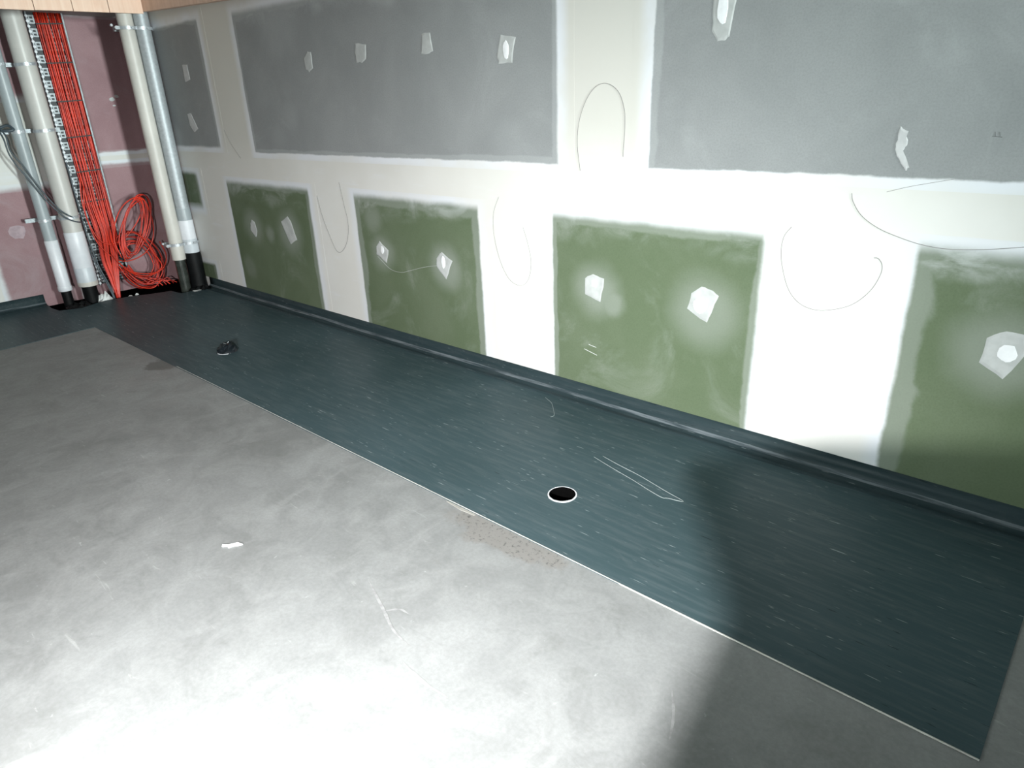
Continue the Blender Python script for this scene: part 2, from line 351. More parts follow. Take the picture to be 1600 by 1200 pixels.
# --- filler patches over the fixings
def wall_patch(poly, mat, th=0.0018, n=3):
    P = poly
    cx = sum(p[0] for p in P) / len(P); cz = sum(p[1] for p in P) / len(P); v = []; f = []
    ring = []
    for i in range(len(P)):
        a, b = P[i], P[(i + 1) % len(P)]
        for k in range(n):
            t = k / n; ring.append((a[0] + (b[0]-a[0])*t + random.uniform(-.003, .003), a[1] + (b[1]-a[1])*t + random.uniform(-.003, .003)))
    k = len(ring)
    v += [(x, -0.0003, z) for x, z in ring] + [(cx + (x-cx)*.86, -0.0004 - th, cz + (z-cz)*.86) for x, z in ring] + [(cx, -0.0004 - th * 1.3, cz)]
    for i in range(k):
        j = (i + 1) % k; f += [(i, j, j + k, i + k), (i + k, j + k, 2*k)]
    mb = MB(); mb.add(v, f); return mb.build('filler_patch', mat, wr)
for poly in [
    [(2.831,1.881),(2.871,1.878),(2.87,1.78),(2.817,1.761),(2.785,1.777),(2.777,1.849)],
    [(3.35,1.892),(3.451,1.88),(3.436,1.802),(3.392,1.783),(3.338,1.791),(3.334,1.841)],
    [(3.95,1.896),(4.016,1.895),(4.034,1.805),(3.978,1.79),(3.935,1.8)],
    [(4.531,1.843),(4.631,1.827),(4.601,1.714),(4.512,1.717),(4.5,1.749)],
    [(5.669,1.904),(5.761,1.894),(5.741,1.743),(5.72,1.727),(5.69,1.732),(5.665,1.769),(5.661,1.857)],
    [(1.69,0.714),(1.734,0.698),(1.753,0.622),(1.711,0.568),(1.646,0.626),(1.659,0.682)],
    [(2.148,0.732),(2.258,0.786),(2.292,0.753),(2.344,0.612),(2.243,0.568),(2.206,0.617)],
    [(3.368,0.709),(3.457,0.651),(3.424,0.562),(3.32,0.615),(3.33,0.67)],
    [(3.977,0.704),(4.066,0.656),(3.997,0.533),(3.918,0.602),(3.924,0.658)],
    [(5.055,0.688),(5.104,0.716),(5.173,0.697),(5.152,0.575),(5.055,0.602)],
    [(5.654,0.701),(5.698,0.736),(5.749,0.729),(5.784,0.705),(5.764,0.642),(5.738,0.572),(5.637,0.621)],
    [(6.794,0.714),(6.844,0.748),(6.895,0.745),(6.92,0.686),(6.871,0.572),(6.791,0.618)]]:
    wall_patch(poly, M['patch'])
for poly in [[(6.401,1.414),(6.426,1.394),(6.432,1.35),(6.424,1.33),(6.449,1.274),(6.444,1.264),(6.415,1.301),(6.393,1.334),(6.396,1.367)],
             [(1.011,1.901),(1.1,1.902),(1.101,1.787),(0.999,1.777)], [(0.918,1.533),(0.987,1.538),(1.068,1.413),(0.98,1.385),(0.927,1.442)]]:
    wall_patch(poly, M['patchgrey'], 0.002)
def disc(cx, cz, rx, rz): return [(cx + rx*math.cos(a*math.pi/6), cz + rz*math.sin(a*math.pi/6)) for a in range(12)]
for cx, cz, rx, rz in ((5.114, 0.669, 0.022, 0.024), (5.70, 0.647, 0.038, 0.042), (6.863, 0.668, 0.032, 0.036), (4.565, 1.775, 0.022, 0.045), (5.705, 1.84, 0.024, 0.06), (3.39, 0.65, 0.02, 0.03), (3.985, 0.64, 0.018, 0.045)):
    wall_patch(disc(cx, cz, rx, rz), M['patch2'], 0.0035, 1)
# --- pencil loops
def pencil(pts, r=0.0014, mat='pencil'):
    MB().tube(spline([(x, -0.0006, z) for x, z in pts], 5), r, 4).build('pencil_line', M[mat], wr)
pencil([(5.021,1.214),(5.004,1.33),(5.012,1.431),(5.052,1.528),(5.107,1.586),(5.168,1.598),(5.229,1.564),(5.263,1.494),(5.27,1.418),(5.264,1.285)])
pencil([(6.275,1.178),(6.284,1.148),(6.321,1.099),(6.386,1.058),(6.466,1.03),(6.541,1.012),(6.621,1.006),(6.72,1.015),(6.834,1.036),(6.904,1.055),(7.05,1.10)])
pencil([(6.594,1.242),(6.471,1.213),(6.393,1.189)], 0.0007)
pencil([(6.068,1.035),(6.043,0.995),(6.038,0.934),(6.053,0.862),(6.087,0.78),(6.136,0.731),(6.198,0.713),(6.266,0.724),(6.339,0.758),(6.394,0.82),(6.42,0.887),(6.419,0.926),(6.403,0.947),(6.388,0.948)])
pencil([(2.702,0.964),(2.732,0.823),(2.789,0.691),(2.853,0.585),(2.928,0.593),(3.004,0.678),(3.038,0.797),(3.017,0.926),(2.993,1.068)])
pencil([(4.472,1.059),(4.431,0.979),(4.42,0.886),(4.437,0.78),(4.477,0.675),(4.537,0.6),(4.617,0.584),(4.672,0.632),(4.692,0.729),(4.67,0.831),(4.639,0.912)], 0.0009)
pencil([(1.509,1.407),(1.583,1.299),(1.696,1.193)], 0.001)
pencil([(3.33,0.60),(3.45,0.53),(3.56,0.52),(3.66,0.545),(3.80,0.585),(3.92,0.61)], 0.0010, 'patchgrey')
for a in (((6.682,1.394),(6.684,1.386),(6.686,1.380)), ((6.694,1.394),(6.696,1.388),(6.698,1.381)), ((6.676,1.380),(6.690,1.379),(6.704,1.378))): pencil(a, 0.0009, 'pencil_dark')

for pts in (((5.080,0.331),(5.105,0.327),(5.129,0.324)), ((5.051,0.300),(5.095,0.290),(5.134,0.281))): pencil(pts, 0.0012, 'patch2')
def back_patch(cy, cz, ry, rz, mat, n=11):
    P = [(cy + ry*random.uniform(.75, 1.15)*math.cos(2*math.pi*i/n), cz + rz*random.uniform(.75, 1.15)*math.sin(2*math.pi*i/n)) for i in range(n)]
    MB().prism(P, 0.0003, 0.0016, 'x').build('filler_patch', mat, wb)
back_patch(-0.234, 1.676, 0.022, 0.018, M['patch']); back_patch(-0.190, 1.700, 0.020, 0.012, M['patch']); back_patch(-0.228, 1.625, 0.014, 0.008, M['patchgrey'])
back_patch(-1.245, 0.655, 0.062, 0.066, M['pinkfill'])
# --- timber bulkheads at the top of both walls
t1 = tag(empty('trim_1', (0.65, -0.07, 2.30)), 'timber bulkhead boards across the back above the pipes', 'bulkhead', kind='structure')
for k in range(12):
    y1 = -0.075 - k * 0.262; y0 = y1 - 0.257
    z1 = 2.303 + 0.022 * y1 + random.uniform(-.002, .002); z0 = 2.303 + 0.022 * y0
    mb = MB().prism([(y0, z0), (y1, z1), (y1, RZ), (y0, RZ)], 0.65 + random.uniform(-.002, .002), 0.67, 'x')
    o = mb.build('plank', M['wood'], t1); o.location = (-0.65, 0.07, -2.30)
o = MB().box(0.0, 0.648, -3.3, -0.075, 2.335, 2.355).build('soffit_board', M['ceil'], t1); o.location = (-0.65, 0.07, -2.30)
t2 = tag(empty('trim_2', (1.3, -0.03, 2.3)), 'timber bulkhead board running above the grey sheets', 'bulkhead', kind='structure')
o = MB().prism([(0.65, 2.315), (4.2, 2.168), (4.2, RZ), (0.65, RZ)], -0.073, -0.055, 'y').build('plank', M['wood_dark'], t2); o.location = (-1.3, 0.03, -2.3)
o = MB().prism([(0.0, 2.35), (0.65, 2.32), (4.2, 2.173), (4.2, 2.2), (0.65, 2.345), (0.0, 2.37)], -0.055, -0.001, 'y').build('soffit_board', M['wood_dark'], t2); o.location = (-1.3, 0.03, -2.3)

# ------------------------------------------------------------------ vinyl flooring
VZ = 0.0035
outer = [(-0.05, -5.0), (1.20, -5.0), (1.195, -2.8), (1.14, -1.185), (7.105, -1.178), (7.115, -0.5), (7.13, 0.05), (-0.05, 0.05)]
vin = slab_with_holes('vinyl_flooring', outer, [circle(5.555, -0.850, 0.063, 28, 0.002), circle(2.598, -0.831, 0.066, 20, 0.004), [(x, y) for x, y in slot]], 0.0005, VZ, M['vinyl'])
tag(vin, 'dark slate vinyl sheet laid along the walls over the concrete', 'flooring', kind='structure')
MB().prism([(2.6, -1.1800), (7.105, -1.1790), (7.105, -1.1755), (2.6, -1.1775)], 0.001, VZ + 0.0012, 'z').build('cut_edge', M['edge'], vin)
def cove(name, a0, a1, along, label):
    prof = [(0.0, 0.098), (-0.004, 0.098), (-0.0045, 0.05), (-0.006, 0.034), (-0.0115, 0.024), (-0.019, 0.0165), (-0.024, 0.0135), (-0.031, 0.0085), (-0.045, 0.0050), (-0.075, VZ + 0.0006), (-0.075, 0.0005), (0.0, 0.0005)]
    steps = 60; v = []; f = []; k = len(prof); ph = random.uniform(0, 9)
    for i in range(steps + 1):
        a = a0 + (a1 - a0) * i / steps
        for q, (d, z) in enumerate(prof):
            w = 0.0022 * math.sin(a * 3.1 + ph) + 0.0015 * math.sin(a * 7.7 + 1)
            if 2 <= q <= 7: z += w
            if q == 1: z += 0.4 * w
            v.append((a, d, z) if along == 'x' else (-d, a, z))
    for i in range(steps):
        for q in range(k - 1): f.append((i*k+q, (i+1)*k+q, (i+1)*k+q+1, i*k+q+1))
    f.append(tuple(range(k))); f.append(tuple(steps*k + q for q in range(k)))
    mb = MB(); mb.add(v, f); o = mb.build(name, M['cove'], None, True); tag(o, label, 'coved skirting', kind='structure')
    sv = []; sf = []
    for i in range(steps + 1):                        # pale strip along the bend, its highlight put into the colour
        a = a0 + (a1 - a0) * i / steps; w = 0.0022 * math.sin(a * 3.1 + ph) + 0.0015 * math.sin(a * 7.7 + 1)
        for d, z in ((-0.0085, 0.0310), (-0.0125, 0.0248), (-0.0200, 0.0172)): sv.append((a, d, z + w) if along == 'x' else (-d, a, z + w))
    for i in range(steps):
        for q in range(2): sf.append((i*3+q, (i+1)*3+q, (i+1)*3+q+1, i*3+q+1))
    mb = MB(); mb.add(sv, sf); mb.build('crease_highlight', M['crease'], o, True); return o
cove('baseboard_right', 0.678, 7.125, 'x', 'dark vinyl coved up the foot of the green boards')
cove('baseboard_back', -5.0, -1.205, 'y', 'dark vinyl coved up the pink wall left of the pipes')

# floor waste stubs
def ring(mb, cx, cy, r0, r1, z0, z1, n=28): return mb.lathe([(r0, z0), (r0, z1), (r1, z1), (r1, z0), (r0, z0)], cx, cy, n)
h1 = tag(empty('floor_waste', (5.555, -0.85, 0)), 'open black floor drain hole with a white pipe rim in the vinyl', 'floor drain')
v = []; f = []; q = 36
for i in range(q):
    a = 2*math.pi*i/q; jr = random.uniform(-.0012, .0012); ri = 0.0568 + jr
    ix, iy = ri*math.cos(a) - 0.0027, ri*math.sin(a) + 0.0036; ox, oy = 0.0622*math.cos(a), 0.0622*math.sin(a)
    v += [(ix, iy, -0.012), (ix, iy, 0.0045), (ox, oy, 0.0050), (ox, oy, -0.012)]
for i in range(q):
    j = (i + 1) % q
    for k in range(4): f.append((i*4+k, j*4+k, j*4+(k+1) % 4, i*4+(k+1) % 4))
mb = MB(); mb.add(v, f); mb.build('pipe_rim', M['bright'], h1)
ring(MB(), -0.0027, 0.0036, 0.0540, 0.0556, -0.20, 0.004).build('lining', M['pit'], h1, True)
mb = MB().lathe([(0.0, -0.06), (0.05, -0.065), (0.051, -0.12), (0.0, -0.12)], 0, 0, 20); mb.build('drain_shade', M['pit'], h1)  # black inner wall and disc stand for the shade inside the open drain
h2 = tag(empty('floor_waste', (2.598, -0.831, 0)), 'floor drain stuffed with crumpled black plastic near the pipes', 'floor drain')
ring(MB(), 0, 0, 0.056, 0.0615, -0.20, 0.005, 20).build('pipe_rim', M['bright'], h2, True)
def crumple(name, mat, parent, r, h, seed, n=14, m=6, loc=None):
    rnd = random.Random(seed); v = [(0, 0, h)]; f = []
    for j in range(1, m + 1):
        for i in range(n):
            a = 2*math.pi*(i + 0.5*(j % 2))/n; q = j/m; rr = r*math.sin(q*math.pi/2)*(1 + rnd.uniform(-.16, .16))
            v.append((rr*math.cos(a), rr*math.sin(a), max(0.0, h*math.cos(q*math.pi/2)*(1 + rnd.uniform(-.45, .45)))))
    for i in range(n): f.append((0, 1 + i, 1 + (i+1) % n))
    for j in range(m - 1):
        for i in range(n):
            a = 1 + j*n + i; b = 1 + j*n + (i+1) % n; f += [(a, a + n, b), (b, a + n, b + n)]
    f.append(tuple(1 + (m-1)*n + i for i in range(n)))
    o = mesh(name, v, f, mat, parent); 
    if loc: o.location = loc
    return o
crumple('crumpled_plastic', M['plastic_black'], h2, 0.074, 0.055, 3, loc=(-0.010, 0.016, 0.0))

# pale scuffs dragged across the concrete
def scuff(pts, w):
    P = spline([(x, y, 0) for x, y in pts], 6); n = len(P); L = []; R = []
    for i, p in enumerate(P):
        t = (P[min(i+1, n-1)] - P[max(i-1, 0)]).normalized(); h = w * math.sin(math.pi * (i + 0.6) / (n + 0.2)) * random.uniform(0.6, 1.1)
        L.append((p.x - t.y*h, p.y + t.x*h)); R.append((p.x + t.y*h, p.y - t.x*h))
    v = [(x, y, 0.0006) for x, y in L] + [(x, y, 0.0006) for x, y in R]
    mesh('scuff_mark', v, [(i, i + n, i + n + 1, i + 1) for i in range(n - 1)], M['scuff'], fl)
scuff([(5.352,-1.711),(5.425,-1.739),(5.527,-1.778),(5.621,-1.815),(5.714,-1.827)], 0.006)
scuff([(5.749,-1.882),(5.849,-1.894),(5.948,-1.886)], 0.007)
scuff([(6.419,-1.466),(6.465,-1.54),(6.495,-1.617)], 0.006)
scuff([(5.527,-1.778),(5.56,-1.74),(5.60,-1.735)], 0.005)
# small litter
tag(MB().tube(spline([(5.472,-0.503,.0045),(5.60,-0.538,.0045),(5.729,-0.57,.0045),(5.83,-0.60,.0045),(5.895,-0.614,.0045),(5.914,-0.604,.0045),(5.977,-0.586,.0045),(5.88,-0.561,.0045),(5.73,-0.52,.0045),(5.60,-0.495,.0045),(5.501,-0.472,.0045)], 4), 0.0011, 5).build('thread', M['thread'], None, True),
    'thin pale looped thread lying on the vinyl beside the open drain', 'thread')
tag(MB().tube(spline([(4.865,-0.112,.0045),(4.94,-0.15,.0045),(5.00,-0.21,.0045),(5.048,-0.263,.0045),(5.046,-0.29,.0045)], 4), 0.0009, 5).build('thread', M['thread'], None, True),
    'short curled pale fibre on the vinyl near the coving', 'thread')
tag(MB().prism([(4.745,-1.945),(4.765,-1.930),(4.780,-1.900),(4.805,-1.893),(4.798,-1.908),(4.785,-1.925),(4.782,-1.940),(4.768,-1.938),(4.755,-1.952)], 0.0005, 0.006, 'z').build('paper_scrap', M['chip']),
    'small torn white scrap on the concrete floor', 'scrap')
tag(MB().prism([(5.20,-1.184),(5.37,-1.182),(5.37,-1.192),(5.29,-1.199),(5.205,-1.190)], 0.0005, 0.0025, 'z').build('tape_strip', M['filmy']),
    'sliver of clear tape on concrete along the vinyl edge', 'tape')

# ------------------------------------------------------------------ pipes
def pipe(name, label, x, y, parts, group=None):
    t = tag(empty(name, (x, y, 0)), label, 'pipe', group)
    for pn, mat, prof in parts: MB().lathe(prof, 0, 0, 32).build(pn, M[mat], t, True)
    for ch in t.children:
        for p in ch.data.polygons: p.use_smooth = True
        ch.data.set_sharp_from_angle(angle=math.radians(40))
    return t
def cyl(r, z0, z1): return [(0, z0), (r, z0), (r, z1), (0, z1)]
pipe('grey_conduit', 'leftmost slim grey conduit with a long white coupling at its foot', 0.20, -1.075, [
    ('pipe', 'grey', cyl(0.047, 0.55, 2.335)), ('coupling', 'bright', [(0.047, 0.575), (0.051, 0.570), (0.051, 0.165), (0.0, 0.165)]),
    ('collar', 'bright', [(0.0, 0.172), (0.054, 0.172), (0.055, 0.165), (0.055, 0.138), (0.051, 0.133), (0.0, 0.133)]), ('stub', 'black', cyl(0.040, -0.07, 0.15))])
pipe('white_pipe', 'thick white pipe between the grey conduit and the cable tray', 0.20, -0.887, [
    ('pipe', 'white', cyl(0.076, 0.26, 2.335)), ('coupling', 'bright', [(0.076, 0.62), (0.0795, 0.612), (0.0795, 0.30), (0.076, 0.295)]),
    ('socket', 'palegrey', [(0.076, 0.315), (0.081, 0.305), (0.081, 0.175), (0.0, 0.175)]),
    ('collar', 'cream', [(0.0, 0.180), (0.083, 0.180), (0.084, 0.170), (0.081, 0.142), (0.070, 0.137), (0.0, 0.137)]), ('stub', 'black', cyl(0.060, -0.07, 0.15))])
pipe('cream_pipe', 'cream pipe in front of the galvanised pipe in the corner', 0.575, -0.197, [
    ('pipe', 'cream', [(0.0, 0.31), (0.054, 0.31), (0.060, 0.29), (0.060, 2.34), (0.0, 2.34)]), ('sleeve', 'sleeve', cyl(0.046, -0.07, 0.32))])
pipe('galvanised_pipe', 'galvanised grey pipe in the corner with a thick black foot', 0.60, -0.078, [
    ('pipe', 'galv', cyl(0.060, 0.6, 2.34)), ('reducer', 'grey', [(0.060, 0.74), (0.0625, 0.73), (0.0625, 0.62), (0.0, 0.62)]),
    ('coupling', 'bright', [(0.0, 0.635), (0.0645, 0.635), (0.0645, 0.46), (0.0, 0.46)]),
    ('socket', 'palegrey', [(0.0, 0.465), (0.067, 0.465), (0.067, 0.335), (0.0, 0.335)]),
    ('foot', 'black', [(0.0, 0.34), (0.069, 0.34), (0.072, 0.30), (0.070, 0.12), (0.0735, 0.02), (0.074, -0.07), (0.0, -0.07)])])

def clamp(label, x, z, pipes, ext, tilt=0.0, wallx=None):
    """a channel behind the pipes with a strap and bolt around each"""
    t = tag(empty('pipe_clamp', (x, pipes[0][0], z)), label, 'pipe clamp')
    y0 = min(p[0] for p in pipes) - ext; y1 = max(p[0] for p in pipes) + ext
    b = max(p[1] for p in pipes)
    yb = pipes[0][0]
    o = MB().box(-b - 0.03, -b - 0.004, y0 - yb, min(y1, -0.004) - yb, -0.016, 0.016).build('channel', M['tray'], t)
    for (py, r) in pipes:
        n = 40; v = []; f = []
        for i in range(n + 1):
            a = math.radians(-115 + 230 * i / n)
            for rr, zz in ((r + .001, -.012), (r + .0035, -.012), (r + .0035, .012), (r + .001, .012)):
                v.append((rr*math.cos(a), py - yb + rr*math.sin(a), zz + tilt*rr*math.sin(a)))
        for i in range(n):
            for q in range(4): f.append((i*4+q, (i+1)*4+q, (i+1)*4+(q+1) % 4, i*4+(q+1) % 4))
        mb = MB(); mb.add(v, f); st = mb.build('strap', M['zinc'], t)
        MB().prism(circle(py - yb + 0.15*r, 0.0, 0.008, 8), r + 0.002, r + 0.013, 'x').build('bolt', M['galv'], st)
    return t
clamp('upper strap clamp across the thick white pipe', 0.20, 1.945, [(-0.887, 0.076), (-1.075, 0.047)], 0.10, 0.05)
clamp('middle strap clamp holding grey conduit and white pipe', 0.20, 1.45, [(-0.887, 0.076), (-1.075, 0.047)], 0.14, 0.05)
clamp('lower strap clamp on grey conduit just above its white coupling', 0.20, 0.745, [(-0.887, 0.0795), (-1.075, 0.047)], 0.12, 0.05)
for lab, z in (('upper strap clamp on the two corner pipes under the timber', 2.195), ('lower strap clamp on the two corner pipes', 0.432)):
    c = clamp(lab, 0.585, z, [(-0.197, 0.075), (-0.083, 0.083)], 0.07)
    o = MB().box(0.01, 0.035, -0.085, -0.070, -0.012, 0.012).build('lug', M['zinc'], c)
    MB().prism(circle(-0.095, 0.0, 0.014, 10), 0.02, 0.04, 'x').build('bolt', M['zinc'], c)
    MB().prism(circle(-0.115, 0.02, 0.010, 10), -0.02, 0.0, 'x').build('bolt', M['zinc'], c)
# cable saddle hooked over the middle clamp
tag(MB().tube(spline([(0.16,-1.26,1.50),(0.20,-1.20,1.47),(0.23,-1.15,1.46),(0.235,-1.11,1.47),(0.20,-1.14,1.50),(0.17,-1.22,1.47)], 5), 0.012, 6).build('cable_bracket', M['navy'], None, True), 'dark cable hook beside the grey conduit', 'bracket')

# ------------------------------------------------------------------ cable tray
TX, TY0, TY1 = 0.055, -0.770, -0.495
tr = tag(empty('cable_tray', (0.0, TY0, 0.0)), 'slotted galvanised cable tray carrying red cables up the pink wall', 'cable tray')
def tp(mb, name, mat, smooth=False): o = mb.build(name, M[mat], tr, smooth); o.location = (0, -TY0, 0); return o
tp(MB().box(TX, TX + 0.002, TY0, TY1, 0.10, 2.335), 'bed', 'traybed')
tp(MB().box(TX, TX + 0.055, TY1 - 0.002, TY1, 0.10, 2.335).box(TX + 0.053, TX + 0.055, TY1 - 0.014, TY1, 0.10, 2.335), 'side_rail', 'tray')
tp(MB().box(TX, TX + 0.055, TY0, TY0 + 0.002, 0.10, 2.335).box(TX + 0.053, TX + 0.055, TY0, TY0 + 0.010, 0.10, 2.335), 'side_rail', 'tray')
lug = None
for k in range(60):
    z = 0.12 + k * 0.037
    if lug is None:
        lug = MB().prism(circle(0, 0, 0.011, 8), TX + 0.0545, TX + 0.059, 'x').build('lug', M['bright'], tr); lug.location = (0, 0.006, z)
    else:
        o = lug.copy(); C.objects.link(o); o.parent = tr; o.location = (0, 0.006, z)
rung = None
for k in range(23):
    z = 0.15 + k * 0.097
    if rung is None:
        mb = MB()
        for dz in (-0.026, 0.0, 0.026): mb.box(TX + 0.002, TX + 0.008, 0.022, 0.26, dz - 0.0055, dz + 0.0055)
        for dy in (0.03, 0.062, 0.10, 0.14, 0.18, 0.22): mb.box(TX + 0.002, TX + 0.009, dy, dy + 0.010, -0.030, 0.030)
        rung = mb.build('rung', M['tray'], tr)
    else:
        o = rung.copy(); C.objects.link(o); rung_p = o; o.parent = tr; o = rung_p
    (rung if k == 0 else o).location = (0, 0, z)

# red cables fixed in the tray, four bundles
def tray_cable(k, y, x, zt, r, mat, end):
    pts = [(x, y, 2.335)]
    for z in (2.0, 1.6, 1.25, 0.98): pts.append((x + random.uniform(-.003, .003), y + random.uniform(-.004, .004), z))
    pts += [(x + 0.01, y - 0.004, 0.80)] + end
    return MB().tube(spline(pts, 4), r, 6).build('red_cable', M[mat], None, True)
cols = [(-0.678, 4), (-0.626, 5), (-0.571, 4), (-0.522, 4)]
names = ['in the left bundle of the tray', 'in the second bundle of the tray', 'in the third bundle of the tray', 'in the bundle beside the right tray rail']
idx = 0
for b, (yc, n) in enumerate(cols):
    for k in range(n):
        y = yc + (k - (n - 1) / 2) * 0.0098; x = TX + 0.020 + 0.012 * (k % 2) + 0.004 * random.random()
        if b < 2:
            q = b * 5 + k
            end = [(TX + 0.055, y + 0.006, 0.55), (0.17, -0.715 + 0.007 * q, 0.33), (0.215, -0.708 + 0.006 * q, 0.16), (0.24 + 0.004 * (k % 3), -0.700 + 0.0022 * q, 0.03), (0.245, -0.699 + 0.0015 * q, -0.05)]
        else:
            q = (b - 2) * 4 + k
            end = [(TX + 0.06, y - 0.010, 0.58), (0.17, -0.62 + 0.008 * q, 0.42), (0.215, -0.655 + 0.006 * q, 0.24), (0.245, -0.680 + 0.003 * q, 0.06), (0.25, -0.685 + 0.0012 * q, -0.05)]
        o = tray_cable(k, y, x, 0, 0.0064, 'red' if (k + b) % 3 else 'darkred', end); idx += 1
        which = (['leftmost', 'second', 'third', 'rightmost'] if n == 4 else ['leftmost', 'second', 'middle', 'fourth', 'rightmost'])[k]
        tag(o, which + ' red cable ' + names[b], 'cable', 'red cables ' + names[b])
# black ties across the tray
for i, z in enumerate((2.255, 1.965, 1.67, 1.385, 1.10, 0.845)):
    words = ['topmost', 'second from top', 'third from top', 'third from bottom', 'second from bottom', 'lowest'][i]
    mb = MB()
    mb.add([(TX + dx, y, z + dz + 0.05*(y + .6)) for y in (-0.703, -0.652, -0.600, -0.548, -0.498) for dx, dz in ((0.0415, -.005), (0.0435, -.005), (0.0435, .005), (0.0415, .005))], [(i*4+q, (i+1)*4+q, (i+1)*4+(q+1) % 4, i*4+(q+1) % 4) for i in range(4) for q in range(4)] + [(0, 1, 2, 3), (16, 17, 18, 19)])
    o = mb.build('cable_tie', M['tie']); tag(o, 'black cable tie across the red cables in the tray, %s of six' % words, 'cable tie', 'cable ties across the tray')

# red coil on the floor right of the tray
def coil(pts, x0, x1, r=0.0055, mat='red', label='', nm='coiled_red_cable'):
    n = len(pts); P = [(x0 + (x1 - x0) * i / (n - 1), y, z) for i, (y, z) in enumerate(pts)]
    tag(MB().tube(spline(P, 6), r, 6).build(nm, M[mat], None, True), label, 'cable', 'loose red cable coil')
coil([(-0.70,1.05),(-0.735,0.864),(-0.736,0.678),(-0.717,0.523),(-0.681,0.427),(-0.597,0.319),(-0.491,0.285),(-0.351,0.327),(-0.263,0.42),(-0.22,0.548),(-0.221,0.708),(-0.259,0.823),(-0.344,0.84),(-0.459,0.778),(-0.552,0.651),(-0.601,0.504),(-0.58,0.34)], 0.125, 0.27, label='red cable making the largest open loop of the coil')
coil([(-0.69,0.98),(-0.734,0.778),(-0.726,0.626),(-0.685,0.505),(-0.611,0.46),(-0.493,0.486),(-0.365,0.597),(-0.284,0.716),(-0.263,0.805),(-0.316,0.798),(-0.408,0.733),(-0.498,0.617),(-0.559,0.471),(-0.55,0.30)], 0.13, 0.25, label='red cable looping from the tray to the top of the coil')
coil([(-0.64,0.393),(-0.585,0.263),(-0.479,0.174),(-0.316,0.141),(-0.235,0.195),(-0.275,0.313),(-0.342,0.474),(-0.452,0.551),(-0.54,0.48)], 0.22, 0.24, label='red cable in the low round loop of the coil')
coil([(-0.621,0.27),(-0.575,0.153),(-0.496,0.054),(-0.386,0.02),(-0.306,0.069)], 0.27, 0.30, label='red cable sagging to the floor under the coil')
coil([(-0.603,0.294),(-0.538,0.2),(-0.423,0.135),(-0.303,0.138),(-0.209,0.189),(-0.171,0.294),(-0.20,0.42)], 0.25, 0.22, label='red cable curving out to the right edge of the coil')
rnd = random.Random(11)
for k in range(9):      # thick hank lying behind, lower right
    cy, cz = -0.40 + rnd.uniform(-.015, .015), 0.27 + rnd.uniform(-.015, .015); a, b = 0.115 + 0.012*k, 0.155 + 0.015*k
    pts = []
    for i in range(13):
        t = math.radians(150 - 26 * i) ; pts.append((cy + a*math.cos(t) + rnd.uniform(-.006, .006), max(0.012, cz + b*math.sin(t) - 0.25*a*math.cos(t) + rnd.uniform(-.006, .006))))
    coil(pts, 0.14 + 0.008*rnd.random(), 0.19, mat='darkred' if k % 3 else 'red', label='red cable wound in the round hank behind the loose loops')
for k in range(7):      # tall narrow hank
    cy, cz = -0.425 + 0.012*k, 0.56 + 0.008*k; a, b = 0.085 + 0.006*k, 0.25 + rnd.uniform(-.02, .02)
    pts = []
    for i in range(14):
        t = math.radians(-100 + 27 * i); u, w = a*math.cos(t), b*math.sin(t)
        pts.append((cy + u + 0.38*w + rnd.uniform(-.006, .006), cz + w + rnd.uniform(-.006, .006)))
    coil(pts, 0.19 + 0.01*rnd.random(), 0.25, mat='red' if k % 3 else 'darkred', label='red cable in the tall narrow loops beside the tray')
for k in range(6):
    y = -0.60 + 0.035*k
    coil([(y + 0.02, 0.20 - 0.02*k), (y + 0.08, 0.10 + rnd.uniform(-.02, .02)), (y + 0.15, 0.045 + rnd.uniform(0, .03)), (y + 0.22, 0.05 + rnd.uniform(0, .05)), (y + 0.26, 0.03)], 0.25, 0.31 + 0.02*rnd.random(), mat='red' if k % 2 else 'darkred', label='loose red cable end heaped on the floor under the coil', nm='red_cable_end')

# dark data cables
tag(MB().tube(spline([(0.20,-1.20,1.50),(0.255,-1.181,1.42),(0.26,-1.181,1.31),(0.265,-1.125,1.187),(0.28,-1.06,1.01),(0.30,-0.986,0.848),(0.292,-0.908,0.765),(0.22,-0.812,0.715),(0.13,-0.80,0.70)], 6), 0.006, 6).build('grey_cable', M['navy'], None, True), 'upper of two dark cables drooping across the white pipe', 'cable')
tag(MB().tube(spline([(0.20,-1.21,1.49),(0.25,-1.20,1.40),(0.255,-1.19,1.26),(0.265,-1.11,1.07),(0.285,-1.03,0.89),(0.30,-0.95,0.765),(0.292,-0.88,0.715),(0.22,-0.807,0.69),(0.13,-0.797,0.685)], 6), 0.006, 6).build('grey_cable', M['navy'], None, True), 'lower of two dark cables drooping across the white pipe', 'cable')
tag(MB().tube(spline([(0.10,-0.792,2.335),(0.10,-0.793,1.8),(0.105,-0.794,1.264),(0.115,-0.794,0.983),(0.125,-0.794,0.692),(0.14,-0.789,0.49),(0.18,-0.772,0.277),(0.22,-0.745,0.137),(0.25,-0.730,0.018),(0.25,-0.727,-0.05)], 6), 0.006, 6).build('grey_cable', M['navy'], None, True), 'thin dark cable running full height outside the left tray rail', 'cable')
tag(MB().tube(spline([(0.085,-0.762,1.30),(0.112,-0.768,1.16),(0.118,-0.770,0.983),(0.125,-0.770,0.692),(0.14,-0.768,0.49),(0.18,-0.755,0.277),(0.22,-0.733,0.137),(0.25,-0.722,0.018),(0.25,-0.719,-0.05)], 6), 0.007, 6).build('grey_cable', M['navy'], None, True), 'dark cable leaving the tray rungs and running down to the floor', 'cable')

